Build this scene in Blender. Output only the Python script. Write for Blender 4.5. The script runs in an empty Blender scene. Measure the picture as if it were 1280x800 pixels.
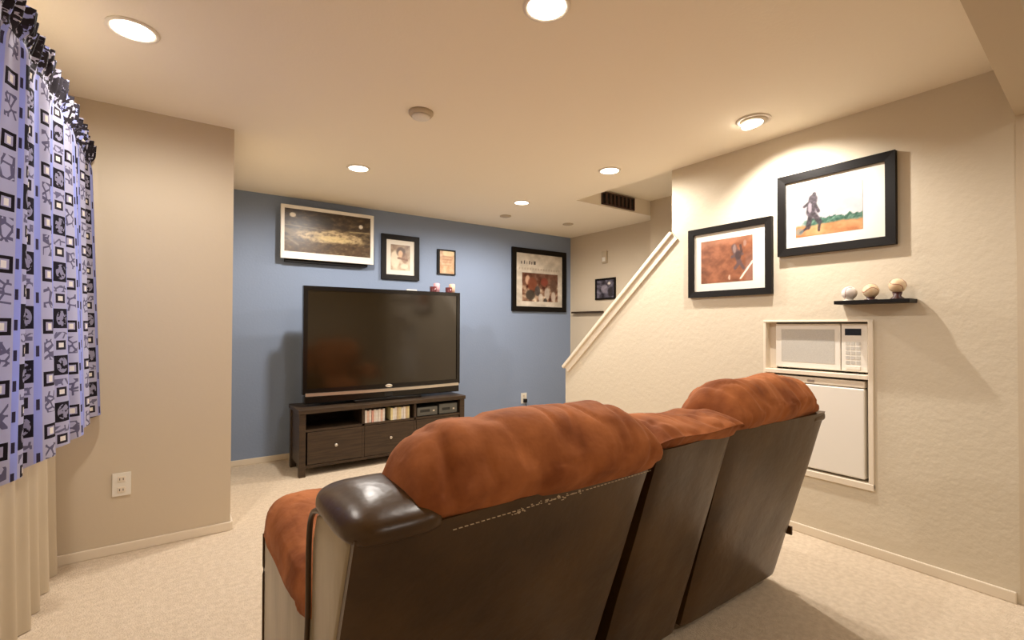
import bpy, bmesh, math, random
from mathutils import Vector, Matrix, noise
random.seed(7)
sc = bpy.context.scene
C = bpy.context.collection
PI = math.pi

# ---------------------------------------------------------------- camera
YAW, PITCH, ROLL, FPX, HC = 0.6125, 0.0129, 0.0033, 596.4, 1.24
cam_d = bpy.data.cameras.new('camera'); cam = bpy.data.objects.new('camera', cam_d); C.objects.link(cam)
fw = Vector((math.sin(YAW)*math.cos(PITCH), math.cos(YAW)*math.cos(PITCH), math.sin(PITCH)))
rt = Vector((math.cos(YAW), -math.sin(YAW), 0)); up = rt.cross(fw)
rt2 = math.cos(ROLL)*rt + math.sin(ROLL)*up; up2 = -math.sin(ROLL)*rt + math.cos(ROLL)*up
M = Matrix((rt2, up2, -fw)).transposed().to_4x4(); M.translation = Vector((0, 0, HC))
cam.matrix_world = M
cam_d.sensor_fit = 'HORIZONTAL'; cam_d.sensor_width = 36; cam_d.lens = 36*FPX/1280
cam_d.clip_start = 0.02; cam_d.clip_end = 100
sc.camera = cam

# ---------------------------------------------------------------- world, exposure
LAMP_W = 33.0          # power of a ceiling lamp
EYE_W = 46.0           # power of the eyeball lamp aimed at the right wall
LAMP_COL = (1.0, 0.935, 0.865)
w = bpy.data.worlds.new('world'); sc.world = w; w.use_nodes = True
bg = w.node_tree.nodes['Background']; bg.inputs[0].default_value = (0.52, 0.60, 1.0, 1); bg.inputs[1].default_value = 6.5
sc.view_settings.view_transform = 'Standard'; sc.view_settings.look = 'None'
sc.view_settings.gamma = 1; sc.view_settings.use_curve_mapping = False
sc.view_settings.exposure = 1.02

# ---------------------------------------------------------------- dimensions
XR, YB, YL, XL, H = 3.104, 4.841, 3.361, -0.56, 2.44
XC = 4.37; XS = 4.19; YO = 3.36; YE = 2.285; YN = 3.507
HT = 0.12

# ---------------------------------------------------------------- helpers
def lin(c):
    return tuple((v/255/12.92 if v/255 <= .04045 else ((v/255+.055)/1.055)**2.4) for v in c)
def mat(name, col, rough=.6, metal=0, spec=.5, noise_amt=0, noise_scale=8, bump=0, bump_scale=60, col2=None,
        sheen=0, coat=0, emit=None, estr=0, stretch=None, detail=4):
    m = bpy.data.materials.new(name); m.use_nodes = True; nt = m.node_tree; N = nt.nodes; L = nt.links
    b = N['Principled BSDF']; c = lin(col)
    b.inputs['Base Color'].default_value = (*c, 1); b.inputs['Roughness'].default_value = rough
    b.inputs['Metallic'].default_value = metal; b.inputs['Specular IOR Level'].default_value = spec
    if sheen: b.inputs['Sheen Weight'].default_value = sheen; b.inputs['Sheen Roughness'].default_value = .4; b.inputs['Sheen Tint'].default_value = (*lin((255, 190, 140)), 1)
    if coat: b.inputs['Coat Weight'].default_value = coat; b.inputs['Coat Roughness'].default_value = .15
    if emit: b.inputs['Emission Color'].default_value = (*lin(emit), 1); b.inputs['Emission Strength'].default_value = estr
    tc = N.new('ShaderNodeTexCoord'); mp = N.new('ShaderNodeMapping'); L.new(tc.outputs['Object'], mp.inputs[0])
    if stretch: mp.inputs['Scale'].default_value = stretch
    if noise_amt or col2:
        n = N.new('ShaderNodeTexNoise'); n.inputs['Scale'].default_value = noise_scale; n.inputs['Detail'].default_value = detail
        L.new(mp.outputs[0], n.inputs['Vector'])
        mx = N.new('ShaderNodeMix'); mx.data_type = 'RGBA'
        r = N.new('ShaderNodeMapRange'); r.inputs[1].default_value = .35; r.inputs[2].default_value = .65
        L.new(n.outputs['Fac'], r.inputs[0]); L.new(r.outputs[0], mx.inputs[0])
        c2 = lin(col2) if col2 else tuple(v*(1-noise_amt) for v in c)
        mx.inputs[6].default_value = (*c, 1); mx.inputs[7].default_value = (*c2, 1)
        L.new(mx.outputs[2], b.inputs['Base Color'])
    if bump:
        n2 = N.new('ShaderNodeTexNoise'); n2.inputs['Scale'].default_value = bump_scale; n2.inputs['Detail'].default_value = 3
        L.new(mp.outputs[0], n2.inputs['Vector'])
        bp = N.new('ShaderNodeBump'); bp.inputs['Strength'].default_value = bump; bp.inputs['Distance'].default_value = .01
        L.new(n2.outputs['Fac'], bp.inputs['Height']); L.new(bp.outputs[0], b.inputs['Normal'])
    return m
MT = {}
MT['wall'] = mat('cream_paint', (212, 200, 178), .75, spec=.25, bump=.2, bump_scale=34)
MT['wall_smooth'] = mat('cream_paint_smooth', (207, 192, 168), .75, spec=.2, bump=.05, bump_scale=40)
MT['ceiling'] = mat('ceiling_paint', (246, 236, 216), .85, spec=.15, bump=.06, bump_scale=70)
MT['blue'] = mat('blue_paint', (137, 152, 177), .7, spec=.3, bump=.12, bump_scale=50)
MT['trim'] = mat('trim_paint', (230, 217, 196), .45, spec=.4)
MT['white'] = mat('white_enamel', (236, 230, 218), .35)
MT['plastic'] = mat('white_plastic', (232, 226, 212), .4)
MT['carpet'] = mat('carpet_pile', (220, 203, 180), .95, spec=.05, col2=(206, 188, 164), noise_scale=40, bump=.6, bump_scale=150, detail=6)
MT['black_frame'] = mat('black_frame', (14, 9, 6), .5, spec=.2)
MT['stand'] = mat('black_brown_wood', (50, 38, 27), .42, spec=.35, col2=(66, 51, 36), noise_scale=6, stretch=(1, 1, 12))
MT['dark'] = mat('dark_interior', (14, 11, 9), .7)
MT['chrome'] = mat('brushed_metal', (215, 210, 200), .28, metal=1)
MT['bezel'] = mat('gloss_bezel', (12, 10, 9), .2)
MT['screen'] = mat('dark_screen', (24, 17, 6), .12, spec=1.0)
MT['leather'] = mat('dark_leather', (58, 38, 15), .33, spec=.38, col2=(82, 58, 28), noise_scale=3.5, bump=.25, bump_scale=14)
MT['leather_side'] = mat('leather_painted_reflection', (166, 152, 126), .34, spec=.5, col2=(128, 114, 90), noise_scale=5, bump=.3, bump_scale=10, stretch=(1, 1, .35))  # pale tone puts the cream curtain's reflection into the leather colour
MT['suede'] = mat('brown_suede', (178, 108, 62), .8, spec=.2, col2=(128, 70, 36), noise_scale=7, bump=.6, bump_scale=16, sheen=.12)
MT['thread'] = mat('pale_thread', (190, 170, 140), .8)
MT['lamp_trim'] = mat('lamp_trim', (235, 226, 210), .4)
MT['lamp_on'] = mat('lamp_lens', (255, 250, 240), .5, emit=(255, 244, 226), estr=6)
MT['grey_plate'] = mat('ceiling_fitting', (190, 174, 148), .6)
MT['mat_board'] = mat('mat_board', (232, 226, 212), .7)
MT['glass_dark'] = mat('dark_display', (30, 34, 36), .2)
MT['mw_window'] = mat('microwave_window', (202, 198, 188), .3, col2=(188, 184, 174), noise_scale=300)
MT['ball'] = mat('aged_ball_leather', (226, 204, 170), .5, col2=(196, 160, 118), noise_scale=12)
MT['ball_white'] = mat('white_ball_leather', (226, 218, 208), .5, col2=(190, 178, 170), noise_scale=14)
MT['stitch'] = mat('red_stitch', (150, 40, 36), .7)
MT['ball_stand'] = mat('dark_red_stand', (62, 26, 24), .35)
MT['vent'] = mat('brown_vent', (66, 40, 26), .5)
MT['rod'] = mat('dark_metal', (40, 36, 34), .4, metal=.6)

def glass_mat():
    m = bpy.data.materials.new('clear_pane'); m.use_nodes = True; nt = m.node_tree; N = nt.nodes; L = nt.links
    N.remove(N['Principled BSDF']); o = N['Material Output']
    t = N.new('ShaderNodeBsdfTransparent'); g = N.new('ShaderNodeBsdfGlossy'); g.inputs['Roughness'].default_value = .03
    mx = N.new('ShaderNodeMixShader'); f = N.new('ShaderNodeFresnel'); f.inputs[0].default_value = 1.45
    L.new(f.outputs[0], mx.inputs[0]); L.new(t.outputs[0], mx.inputs[1]); L.new(g.outputs[0], mx.inputs[2]); L.new(mx.outputs[0], o.inputs[0])
    return m
MT['pane'] = glass_mat()

def print_mat():
    m = bpy.data.materials.new('printed_picture'); m.use_nodes = True; nt = m.node_tree
    b = nt.nodes['Principled BSDF']; b.inputs['Roughness'].default_value = .35
    a = nt.nodes.new('ShaderNodeVertexColor'); a.layer_name = 'Col'
    nt.links.new(a.outputs[0], b.inputs['Base Color']); return m
MT['print'] = print_mat()

def mesh_obj(name, bm, m, parent=None, smooth=False):
    me = bpy.data.meshes.new(name); bm.normal_update(); bm.to_mesh(me); bm.free()
    if m: me.materials.append(MT[m] if isinstance(m, str) else m)
    if smooth:
        for p in me.polygons: p.use_smooth = True
    o = bpy.data.objects.new(name, me); C.objects.link(o)
    if parent: o.parent = parent
    return o
def box(bm, x0, x1, y0, y1, z0, z1):
    v = [bm.verts.new(p) for p in ((x0,y0,z0),(x1,y0,z0),(x1,y1,z0),(x0,y1,z0),(x0,y0,z1),(x1,y0,z1),(x1,y1,z1),(x0,y1,z1))]
    for f in ((0,3,2,1),(4,5,6,7),(0,1,5,4),(1,2,6,5),(2,3,7,6),(3,0,4,7)): bm.faces.new([v[i] for i in f])
    return v
def bev(bm, r, seg=2):
    bmesh.ops.bevel(bm, geom=[e for e in bm.edges], offset=r, segments=seg, affect='EDGES', profile=.6, clamp_overlap=True)
def bx(name, d, m, parent=None, r=0, seg=2):
    bm = bmesh.new(); box(bm, *d)
    if r: bev(bm, r, seg)
    return mesh_obj(name, bm, m, parent)
def prism(bm, pts, a0, a1, axis):
    """closed outline pts in the two other axes, pushed along axis from a0 to a1"""
    def P(u, v, a): return (a, u, v) if axis == 'X' else ((u, a, v) if axis == 'Y' else (u, v, a))
    A = [bm.verts.new(P(u, v, a0)) for u, v in pts]; B = [bm.verts.new(P(u, v, a1)) for u, v in pts]
    n = len(pts); bm.faces.new(A); bm.faces.new(B[::-1])
    for i in range(n): bm.faces.new((A[i], B[i], B[(i+1) % n], A[(i+1) % n]))
    bmesh.ops.recalc_face_normals(bm, faces=bm.faces[:])
def lathe(bm, prof, c, axis=Vector((0,0,1)), seg=28):
    q = axis.to_track_quat('Z', 'Y').to_matrix(); rings = []
    for r, z in prof:
        rings.append([bm.verts.new(Vector(c)+q @ Vector((r*math.cos(2*PI*k/seg), r*math.sin(2*PI*k/seg), z))) for k in range(seg)])
    for a, b in zip(rings, rings[1:]):
        for k in range(seg): bm.faces.new((a[k], a[(k+1) % seg], b[(k+1) % seg], b[k]))
    bm.faces.new(rings[0][::-1]); bm.faces.new(rings[-1])
    bmesh.ops.recalc_face_normals(bm, faces=bm.faces[:])
def tube(bm, pts, r, seg=8):
    pts = [Vector(p) for p in pts]; rings = []
    for i, p in enumerate(pts):
        d = (pts[min(i+1, len(pts)-1)] - pts[max(i-1, 0)]).normalized()
        q = d.to_track_quat('Z', 'Y').to_matrix()
        rings.append([bm.verts.new(p + q @ Vector((r*math.cos(2*PI*k/seg), r*math.sin(2*PI*k/seg), 0))) for k in range(seg)])
    for a, b in zip(rings, rings[1:]):
        for k in range(seg): bm.faces.new((a[k], a[(k+1) % seg], b[(k+1) % seg], b[k]))
    bm.faces.new(rings[0][::-1]); bm.faces.new(rings[-1])
def struct(o): o['kind'] = 'structure'; return o
def empty(name, loc, label=None, cat=None, group=None):
    o = bpy.data.objects.new(name, None); C.objects.link(o); o.location = loc; o.empty_display_size = .05
    if label: o['label'] = label
    if cat: o['category'] = cat
    if group: o['group'] = group
    return o
def adopt(root):
    """children are modelled in world coordinates: move their meshes so the root sits at its base"""
    inv = Matrix.Translation(-root.location)
    for ch in root.children:
        ch.data.transform(inv)
        for g in ch.children: g.data.transform(inv)
def tag(o, label, cat, group=None):
    o['label'] = label; o['category'] = cat
    if group: o['group'] = group
    return o
def catmull(pts, n):
    out = []
    P = [pts[0]] + list(pts) + [pts[-1]]; m = len(pts) - 1
    for i in range(n + 1):
        t = i/n*m; k = min(int(t), m-1); f = t-k
        a, b, c, d = [Vector(P[k+j]) for j in range(4)]
        out.append(.5*((2*b)+(-a+c)*f+(2*a-5*b+4*c-d)*f*f+(-a+3*b-3*c+d)*f**3))
    return out

# ================================================================ STRUCTURE
def S(name, d, m, r=0): return struct(bx(name, d, m, r=r))
S('floor', (XL-.3, 4.6, -2.6, YB+.1, -.1, 0), 'carpet')
# ceiling with the stairwell left open
bm = bmesh.new()
box(bm, XL-.3, XR+.001, -2.6, YB+.1, H, H+.1)
box(bm, XR+.001, XC+.2, YO, YB+.1, H, H+.1)
box(bm, XR+.001, XC+.2, -2.6, .9, H, H+.1)
struct(mesh_obj('ceiling', bm, 'ceiling'))
# recess above the stairs
bm = bmesh.new(); box(bm, XR-.02, XS+.2, .9, YO+.1, 2.60, 2.66); struct(mesh_obj('ceiling_stairwell', bm, 'ceiling'))
bm = bmesh.new(); box(bm, XR-.02, XR+.02, .9, YO, 2.54, 2.60); box(bm, XR+.0, XS+.2, YO+.001, YO+.1, 2.54, 2.60); struct(mesh_obj('trim_stairwell', bm, 'ceiling'))
S('wall_back', (-.1, XC+.1, YB, YB+.1, 0, H), 'blue')
S('wall_stair_far', (XC, XC+.1, YO, YB, 0, H), 'wall_smooth')
S('wall_stair_side', (XS, XS+.1, .9, YO-.001, 0, 2.6), 'wall_smooth')
S('wall_stair_return', (XS+.1, XC+.1, YO-.1, YO-.001, 0, 2.6), 'wall_smooth')
S('wall_stair_end', (XR+HT, XS, .8, .9, 0, 2.6), 'wall_smooth')
S('wall_left_return', (XL-.1, .277, YL, YL+.12, 0, H), 'wall_smooth')
S('wall_alcove_side', (.177, .277, YL+.12, YB, 0, H), 'wall_smooth')
# right wall: pieces around the niche, cut along the stairs
NY0, NY1, NZ0, NZ1 = 1.015, 1.575, .385, 1.272
bm = bmesh.new()
prism(bm, [(.40,0),(NY0,0),(NY0,H),(.40,H)], XR, XR+HT, 'X')
prism(bm, [(NY0,0),(NY1,0),(NY1,NZ0),(NY0,NZ0)], XR, XR+HT, 'X')
prism(bm, [(NY0,NZ1),(NY1,NZ1),(NY1,H),(NY0,H)], XR, XR+HT, 'X')
prism(bm, [(NY1,0),(YE,0),(YE,H),(NY1,H)], XR, XR+HT, 'X')
prism(bm, [(YE,0),(YN,0),(YN,.85),(YE,1.935)], XR, XR+HT, 'X')
struct(mesh_obj('wall_right', bm, 'wall'))
# niche box behind the wall
bm = bmesh.new()
box(bm, XR+HT, XR+.58, NY0-.02, NY0-.002, NZ0-.02, NZ1+.02); box(bm, XR+HT, XR+.58, NY1+.002, NY1+.02, NZ0-.02, NZ1+.02)
box(bm, XR+.58, XR+.6, NY0-.02, NY1+.02, NZ0-.02, NZ1+.02)
box(bm, XR+HT, XR+.58, NY0-.002, NY1+.002, NZ0-.02, NZ0-.002); box(bm, XR+HT, XR+.58, NY0-.002, NY1+.002, NZ1+.002, NZ1+.02)
struct(mesh_obj('wall_niche', bm, 'wall_smooth'))
bm = bmesh.new()
t = .022
box(bm, XR-.012, XR+.1, NY0-t, NY0+.002, NZ0-t, NZ1+.004); box(bm, XR-.004, XR+.1, NY1-.002, NY1+t*.6, NZ0-t, NZ1+.004)
box(bm, XR-.014, XR+.1, NY0-t, NY1+t*.6, NZ0-t-.012, NZ0+.0015); box(bm, XR-.006, XR+.1, NY0-t, NY1+t*.6, NZ1-.002, NZ1+.010)
box(bm, XR-.010, XR+.56, NY0, NY1, .952, .976); box(bm, XR+.05, XR+.07, 1.530, NY1, .977, NZ1-.001); box(bm, XR+.05, XR+.07, 1.552, NY1, NZ0, .951)
bev(bm, .002, 1)
struct(mesh_obj('trim_niche', bm, 'trim'))
# opening the camera looks through: jamb and header, slightly out of square
hd = Vector((1.26, .070, 0)).normalized(); hn = Vector((-hd.y, hd.x, 0))
def skew(bm): 
    a = math.atan2(hd.y, hd.x); R = Matrix.Rotation(a, 4, 'Z')
    bmesh.ops.transform(bm, matrix=Matrix.Translation((3.102, .450, 0)) @ R, verts=bm.verts[:])
bm = bmesh.new(); box(bm, -3.72, 0, -.11, 0, 2.20, H+.05); box(bm, 0.0, .9, -.11, 0, 0, H+.05); skew(bm)
struct(mesh_obj('wall_front', bm, 'wall_smooth'))
S('wall_rear', (XL-.1, 4.1, -2.6, -2.5, 0, H), 'wall_smooth')
S('wall_rear_right', (3.9, 4.0, -2.5, .4, 0, H), 'wall_smooth')
# left wall with the window
WY0, WY1, WZ0, WZ1 = 1.75, 3.15, .82, 2.08
bm = bmesh.new()
box(bm, XL-.12, XL, -2.5, WY0, 0, H); box(bm, XL-.12, XL, WY1, YL, 0, H)
box(bm, XL-.12, XL, WY0, WY1, 0, WZ0); box(bm, XL-.12, XL, WY0, WY1, WZ1, H)
struct(mesh_obj('wall_left', bm, 'wall_smooth'))
win = empty('window_1', (XL-.06, 2.45, WZ0)); win['kind'] = 'structure'
bm = bmesh.new()
for d in ((WY0, WY0+.04, WZ0, WZ1), (WY1-.04, WY1, WZ0, WZ1), (WY0, WY1, WZ0, WZ0+.04), (WY0, WY1, WZ1-.04, WZ1), (2.43, 2.47, WZ0, WZ1)):
    box(bm, XL-.09, XL-.04, *d)
mesh_obj('window_frame', bm, 'white', win)
bx('pane', (XL-.068, XL-.062, WY0+.04, 2.43, WZ0+.04, WZ1-.04), 'pane', win)
bx('pane', (XL-.068, XL-.062, 2.47, WY1-.04, WZ0+.04, WZ1-.04), 'pane', win)
adopt(win)
# baseboards: a board with a rounded top
def base(name, x0, x1, y0, y1, h=.052):
    bm = bmesh.new(); box(bm, x0, x1, y0, y1, 0, h); bev(bm, .005, 2); struct(mesh_obj(name, bm, 'trim'))
base('baseboard_right', XR-.014, XR, .46, YN+.004)
base('baseboard_back', .277, XC, YB-.014, YB)
base('baseboard_left', -.53, .283, YL-.014, YL)
base('baseboard_alcove', .277, .291, YL+.0, YB-.014)
base('baseboard_stair', XC-.014, XC, YO, YB-.014)
# sloped cap on the stair wall
sl = Vector((0, YN-YE, .873-1.967)).normalized(); nn = Vector((0, -sl.z, sl.y))
def slope_board(bm, x0, x1, o0, o1, e0=0, e1=0):
    a = Vector((0, YE, 1.967)) - sl*e0; b = Vector((0, YN, .873)) + sl*e1
    q = [a+nn*o0, b+nn*o0, b+nn*o1, a+nn*o1]
    prism(bm, [(p.y, p.z) for p in q], x0, x1, 'X')
bm = bmesh.new(); slope_board(bm, XR-.035, XR+HT+.035, -.03, .0, 0, .03); bev(bm, .006, 2)
slope_board(bm, XR-.016, XR+HT+.016, -.085, -.03, 0, .015)
struct(mesh_obj('trim_stair_cap', bm, 'trim'))
# stairs behind the wall
st = empty('staircase', (3.7, 3.45, 0)); st['kind'] = 'structure'
for k in range(11):
    y1 = 3.48 - .2*k
    bx('step', (XR+HT+.002, XS-.002, y1-.22, y1, 0 if k < 1 else .18*k-.05, .18*(k+1)), 'carpet', st, r=.01)
adopt(st)

# ================================================================ CEILING FITTINGS
def aim_lamp(loc, target, watts, size=150, parent=None, blend=.8, rad=.05):
    l = bpy.data.lights.new('lamp_light', 'SPOT'); l.energy = watts; l.color = LAMP_COL; l.spot_size = math.radians(size)
    l.spot_blend = blend; l.shadow_soft_size = rad
    o = bpy.data.objects.new('lamp_light', l); C.objects.link(o); o.location = loc
    o.rotation_euler = (Vector(target)-Vector(loc)).to_track_quat('-Z', 'Y').to_euler()
    return o
def downlight(x, y, label, r=.085, target=None, watts=LAMP_W, size=178):
    e = empty('recessed_light', (x, y, H), label, 'ceiling light', 'recessed ceiling lights')
    bm = bmesh.new()
    lathe_ring(bm, x, y, r)
    mesh_obj('trim_ring', bm, 'lamp_trim', e, True)
    bm = bmesh.new()
    if target:
        d = (Vector(target)-Vector((x, y, H))).normalized()
        lathe(bm, [(r*.64, .0), (r*.64, .010), (r*.58, .014)], Vector((x+.012, y+.014, H-.012)), Vector((d.x*.5, d.y*.5-.12, -1)).normalized())
    else:
        lathe(bm, [(r*.82, 0), (r*.82, .003), (r*.6, .007), (r*.2, .009)], (x, y, H-.002), Vector((0, 0, -1)))
    mesh_obj('lens', bm, 'lamp_on', e, True)
    if target:
        bm = bmesh.new(); lathe(bm, [(r*.81, 0), (r*.80, .004), (r*.70, .011)], (x, y, H-.001), Vector((0, 0, -1))); mesh_obj('eyeball_socket', bm, 'grey_plate', e, True)
    adopt(e)
    t = target or (x, y, 0)
    aim_lamp((x, y, H-.03), t, watts, size, blend=.5 if not target else .7, rad=.05 if not target else .018)
def lathe_ring(bm, x, y, r):
    prof = [(r*.80, -.001), (r*.80, -.006), (r*.9, -.009), (r, -.006), (r, -.0005)]
    seg = 32; rings = [[bm.verts.new((x+q*math.cos(2*PI*k/seg), y+q*math.sin(2*PI*k/seg), H+z)) for k in range(seg)] for q, z in prof]
    rings.append(rings[0])
    for a, b in zip(rings, rings[1:]):
        for k in range(seg): bm.faces.new((a[k], a[(k+1) % seg], b[(k+1) % seg], b[k]))
    bmesh.ops.recalc_face_normals(bm, faces=bm.faces[:])
downlight(-.158, 2.462, 'lit round ceiling light nearest the patterned curtain', r=.09, watts=24)
downlight(1.123, 1.378, 'large lit round ceiling light cut off by the top of the photo', r=.09, watts=21)
downlight(1.120, 3.634, 'lit round ceiling light in front of the white framed panorama', r=.085, watts=48)
downlight(2.712, 2.560, 'lit round ceiling light nearest the top of the stair wall', r=.085, watts=36)
downlight(2.724, 3.721, 'smallest lit round ceiling light, farthest away towards the framed newspaper page', r=.08, watts=56)
downlight(2.725, 1.448, 'tilted eyeball ceiling light above the framed batter photo', r=.092, target=(3.04, 1.36, 1.6), watts=EYE_W, size=125)
downlight(1.1, -1.2, 'added fill light behind the camera, shaped as a round ceiling light', watts=24)  # unseen lamp, added for soft light from the camera side
downlight(2.7, -.6, 'added fill light behind the camera to the right, shaped as a round ceiling light', watts=16)  # second unseen lamp, added to fill from behind
e = empty('smoke_detector', (1.110, 2.475, H), 'off-white round smoke detector in the middle of the ceiling', 'smoke detector')
bm = bmesh.new(); lathe(bm, [(.068, 0), (.068, -.012), (.060, -.022)], (1.11, 2.475, H)); mesh_obj('base', bm, 'grey_plate', e, True)
bm = bmesh.new(); lathe(bm, [(.050, -.022), (.048, -.034), (.03, -.04)], (1.11, 2.475, H)); mesh_obj('sensor_cover', bm, 'plastic', e, True); adopt(e)
for x, y, lb in ((2.92, 4.284, 'unlit round ceiling cover above the framed newspaper page'), (3.742, 4.19, 'unlit round ceiling cover by the far room corner')):
    bm = bmesh.new(); lathe(bm, [(.062, 0), (.062, -.006), (.045, -.012)], (0, 0, 0)); o = mesh_obj('sprinkler_cover', bm, 'grey_plate', None, True); o.location = (x, y, H)
    tag(o, lb, 'ceiling cover', 'round ceiling covers')
# brown grille on the face of the stairwell recess
e = empty('air_vent', (3.68, YO-.002, 2.50), 'small dark brown air grille high in the stairwell recess', 'vent')
bx('backing', (3.44, 3.92, YO-.006, YO, 2.455, 2.585), 'dark', e)
bm = bmesh.new()
for d in ((3.44, 3.92, 2.455, 2.467), (3.44, 3.92, 2.573, 2.585), (3.44, 3.452, 2.455, 2.585), (3.908, 3.92, 2.455, 2.585)): box(bm, d[0], d[1], YO-.016, YO-.004, d[2], d[3])
mesh_obj('frame', bm, 'vent', e)
for k in range(7): bx('slat', (3.49+k*.058, 3.515+k*.058, YO-.018, YO-.006, 2.465, 2.575), 'vent', e)
adopt(e)

# ================================================================ PICTURES
def sm(a, b, x): 
    t = max(0, min(1, (x-a)/(b-a))); return t*t*(3-2*t)
def mixc(a, b, t): return tuple(p+(q-p)*t for p, q in zip(a, b))
def fb(x, y, s, z=0): return 1.6*noise.fractal(Vector((x*s, y*s, z)), .8, 2.0, 4)
def print_grid(name, n, m, fn, place, parent):
    """flat print: grid of n x m faces, coloured by fn(u, v); place(u, v) gives the point"""
    me = bpy.data.meshes.new(name); V = [place(i/n, j/m) for j in range(m+1) for i in range(n+1)]
    F = [(j*(n+1)+i, j*(n+1)+i+1, (j+1)*(n+1)+i+1, (j+1)*(n+1)+i) for j in range(m) for i in range(n)]
    me.from_pydata(V, [], F); a = me.color_attributes.new('Col', 'FLOAT_COLOR', 'POINT')
    k = 0
    for j in range(m+1):
        for i in range(n+1):
            c = fn(i/n, j/m); a.data[k].color = (*lin(c), 1); k += 1
    me.materials.append(MT['print']); o = bpy.data.objects.new(name, me); C.objects.link(o); o.parent = parent
    return o
def ell(u, v, cu, cv, ru, rv): return 1 - sm(.8, 1.15, math.hypot((u-cu)/ru, (v-cv)/rv))
def seg_(u, v, a, b, w, asp=1.3):
    px, py = (u-a[0])*asp, v-a[1]; dx, dy = (b[0]-a[0])*asp, b[1]-a[1]; t = max(0, min(1, (px*dx+py*dy)/(dx*dx+dy*dy)))
    return 1 - sm(w*.7, w*1.2, math.hypot(px-dx*t, py-dy*t))
def pano(u, v):
    c = mixc((58, 42, 24), (112, 94, 64), max(0, min(1, .5+fb(u, v, 11))))
    c = mixc(c, (52, 38, 24), sm(.6, .66, v)*(.6+.4*fb(u, v, 14, 3)))
    c = mixc(c, (196, 172, 128), ell(u, v, .52, .42+.04*fb(u, v, 6), .42, .15)*max(0, min(1, .75+.5*fb(u, v, 18, 8))))
    c = mixc(c, (222, 198, 140), ell(u, v, .56, .38, .2, .07)*.6)
    c = mixc(c, (80, 58, 34), sm(.34, .22, v)*max(0, min(1, .6+.9*fb(u, v, 26, 5))))
    c = mixc(c, (150, 140, 116), seg_(u, v, (.0, .62), (.45, .58), .012, 2.2)*.6)
    c = mixc(c, (196, 176, 130), seg_(u, v, (.75, .60), (1, .62), .012, 2.2)*.7)
    c = mixc(c, (150, 140, 120), seg_(u, v, (.05, .3), (.15, .18), .02, 2.2)*.6)
    c = mixc(c, (225, 215, 195), ell(u, v, .09, .86, .035, .055)); c = mixc(c, (225, 215, 195), ell(u, v, .88, .76, .025, .05))
    c = mixc(c, (40, 34, 20), ell(u, v, .45, .8, .1, .12)*.5)
    return c
def portrait(u, v):
    c = mixc((196, 176, 150), (120, 92, 66), sm(.3, .9, v)*.7+.3*fb(u, v, 5))
    c = mixc(c, (232, 216, 190), ell(u, v, .22, .42, .22, .35)*.8)
    c = mixc(c, (70, 48, 34), ell(u, v, .52, .72, .24, .2)*.8)
    c = mixc(c, (214, 176, 140), ell(u, v, .5, .64, .13, .15))
    c = mixc(c, (110, 66, 42), seg_(u, v, (.38, .48), (.85, .42), .04, .8)*.8)
    c = mixc(c, (120, 80, 56), ell(u, v, .72, .5, .16, .22)*.6)
    c = mixc(c, (236, 214, 190), ell(u, v, .7, .16, .2, .1)*.8)
    return c
def cert(u, v):
    c = mixc((206, 180, 146), (186, 142, 104), .5+.5*fb(u, v, 4))
    c = mixc(c, (222, 206, 160), ell(u, v, .6, .9, .4, .15)*.7)
    for k in range(4): c = mixc(c, (150, 96, 70), seg_(u, v, (.2, .75-.13*k), (.8, .75-.13*k), .022, .8)*.45)
    return c
def paper(u, v):
    c = mixc((214, 204, 188), (198, 188, 172), .5+fb(u, v, 6))
    for k, (a, b) in enumerate(((.10, .14), (.155, .2), (.215, .25), (.265, .30), (.315, .35), (.365, .42))):  # headline strokes
        c = mixc(c, (44, 38, 36), (1 if a < u < b-.012 and .795 < v < .855+.01*(k % 2) else 0)*.8)
    if .69 < v < .735 and .06 < u < .94: c = mixc(c, (170, 152, 132), .7*(.5+.5*math.sin(u*110)))
    if .12 < u < .90 and .10 < v < .64:
        b = mixc((176, 148, 124), (106, 68, 48), .5+fb(u, v, 9, 2))
        b = mixc(b, (84, 46, 32), sm(.35, .5, v)*.7)
        for cx, cy, rx, ry, cc in ((.24, .5, .05, .09, (216, 176, 148)), (.34, .42, .1, .14, (120, 62, 40)), (.30, .22, .1, .1, (52, 46, 40)), (.45, .3, .06, .1, (70, 64, 62)),
                                   (.6, .48, .08, .08, (130, 56, 40)), (.66, .26, .06, .12, (196, 184, 170)), (.80, .4, .08, .14, (96, 70, 54)), (.8, .2, .05, .1, (206, 192, 178)), (.62, .12, .04, .05, (40, 36, 34)), (.52, .16, .05, .1, (210, 200, 186))):
            b = mixc(b, cc, ell(u, v, cx, cy, rx, ry)*.85)
        c = b
    return c
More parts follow.
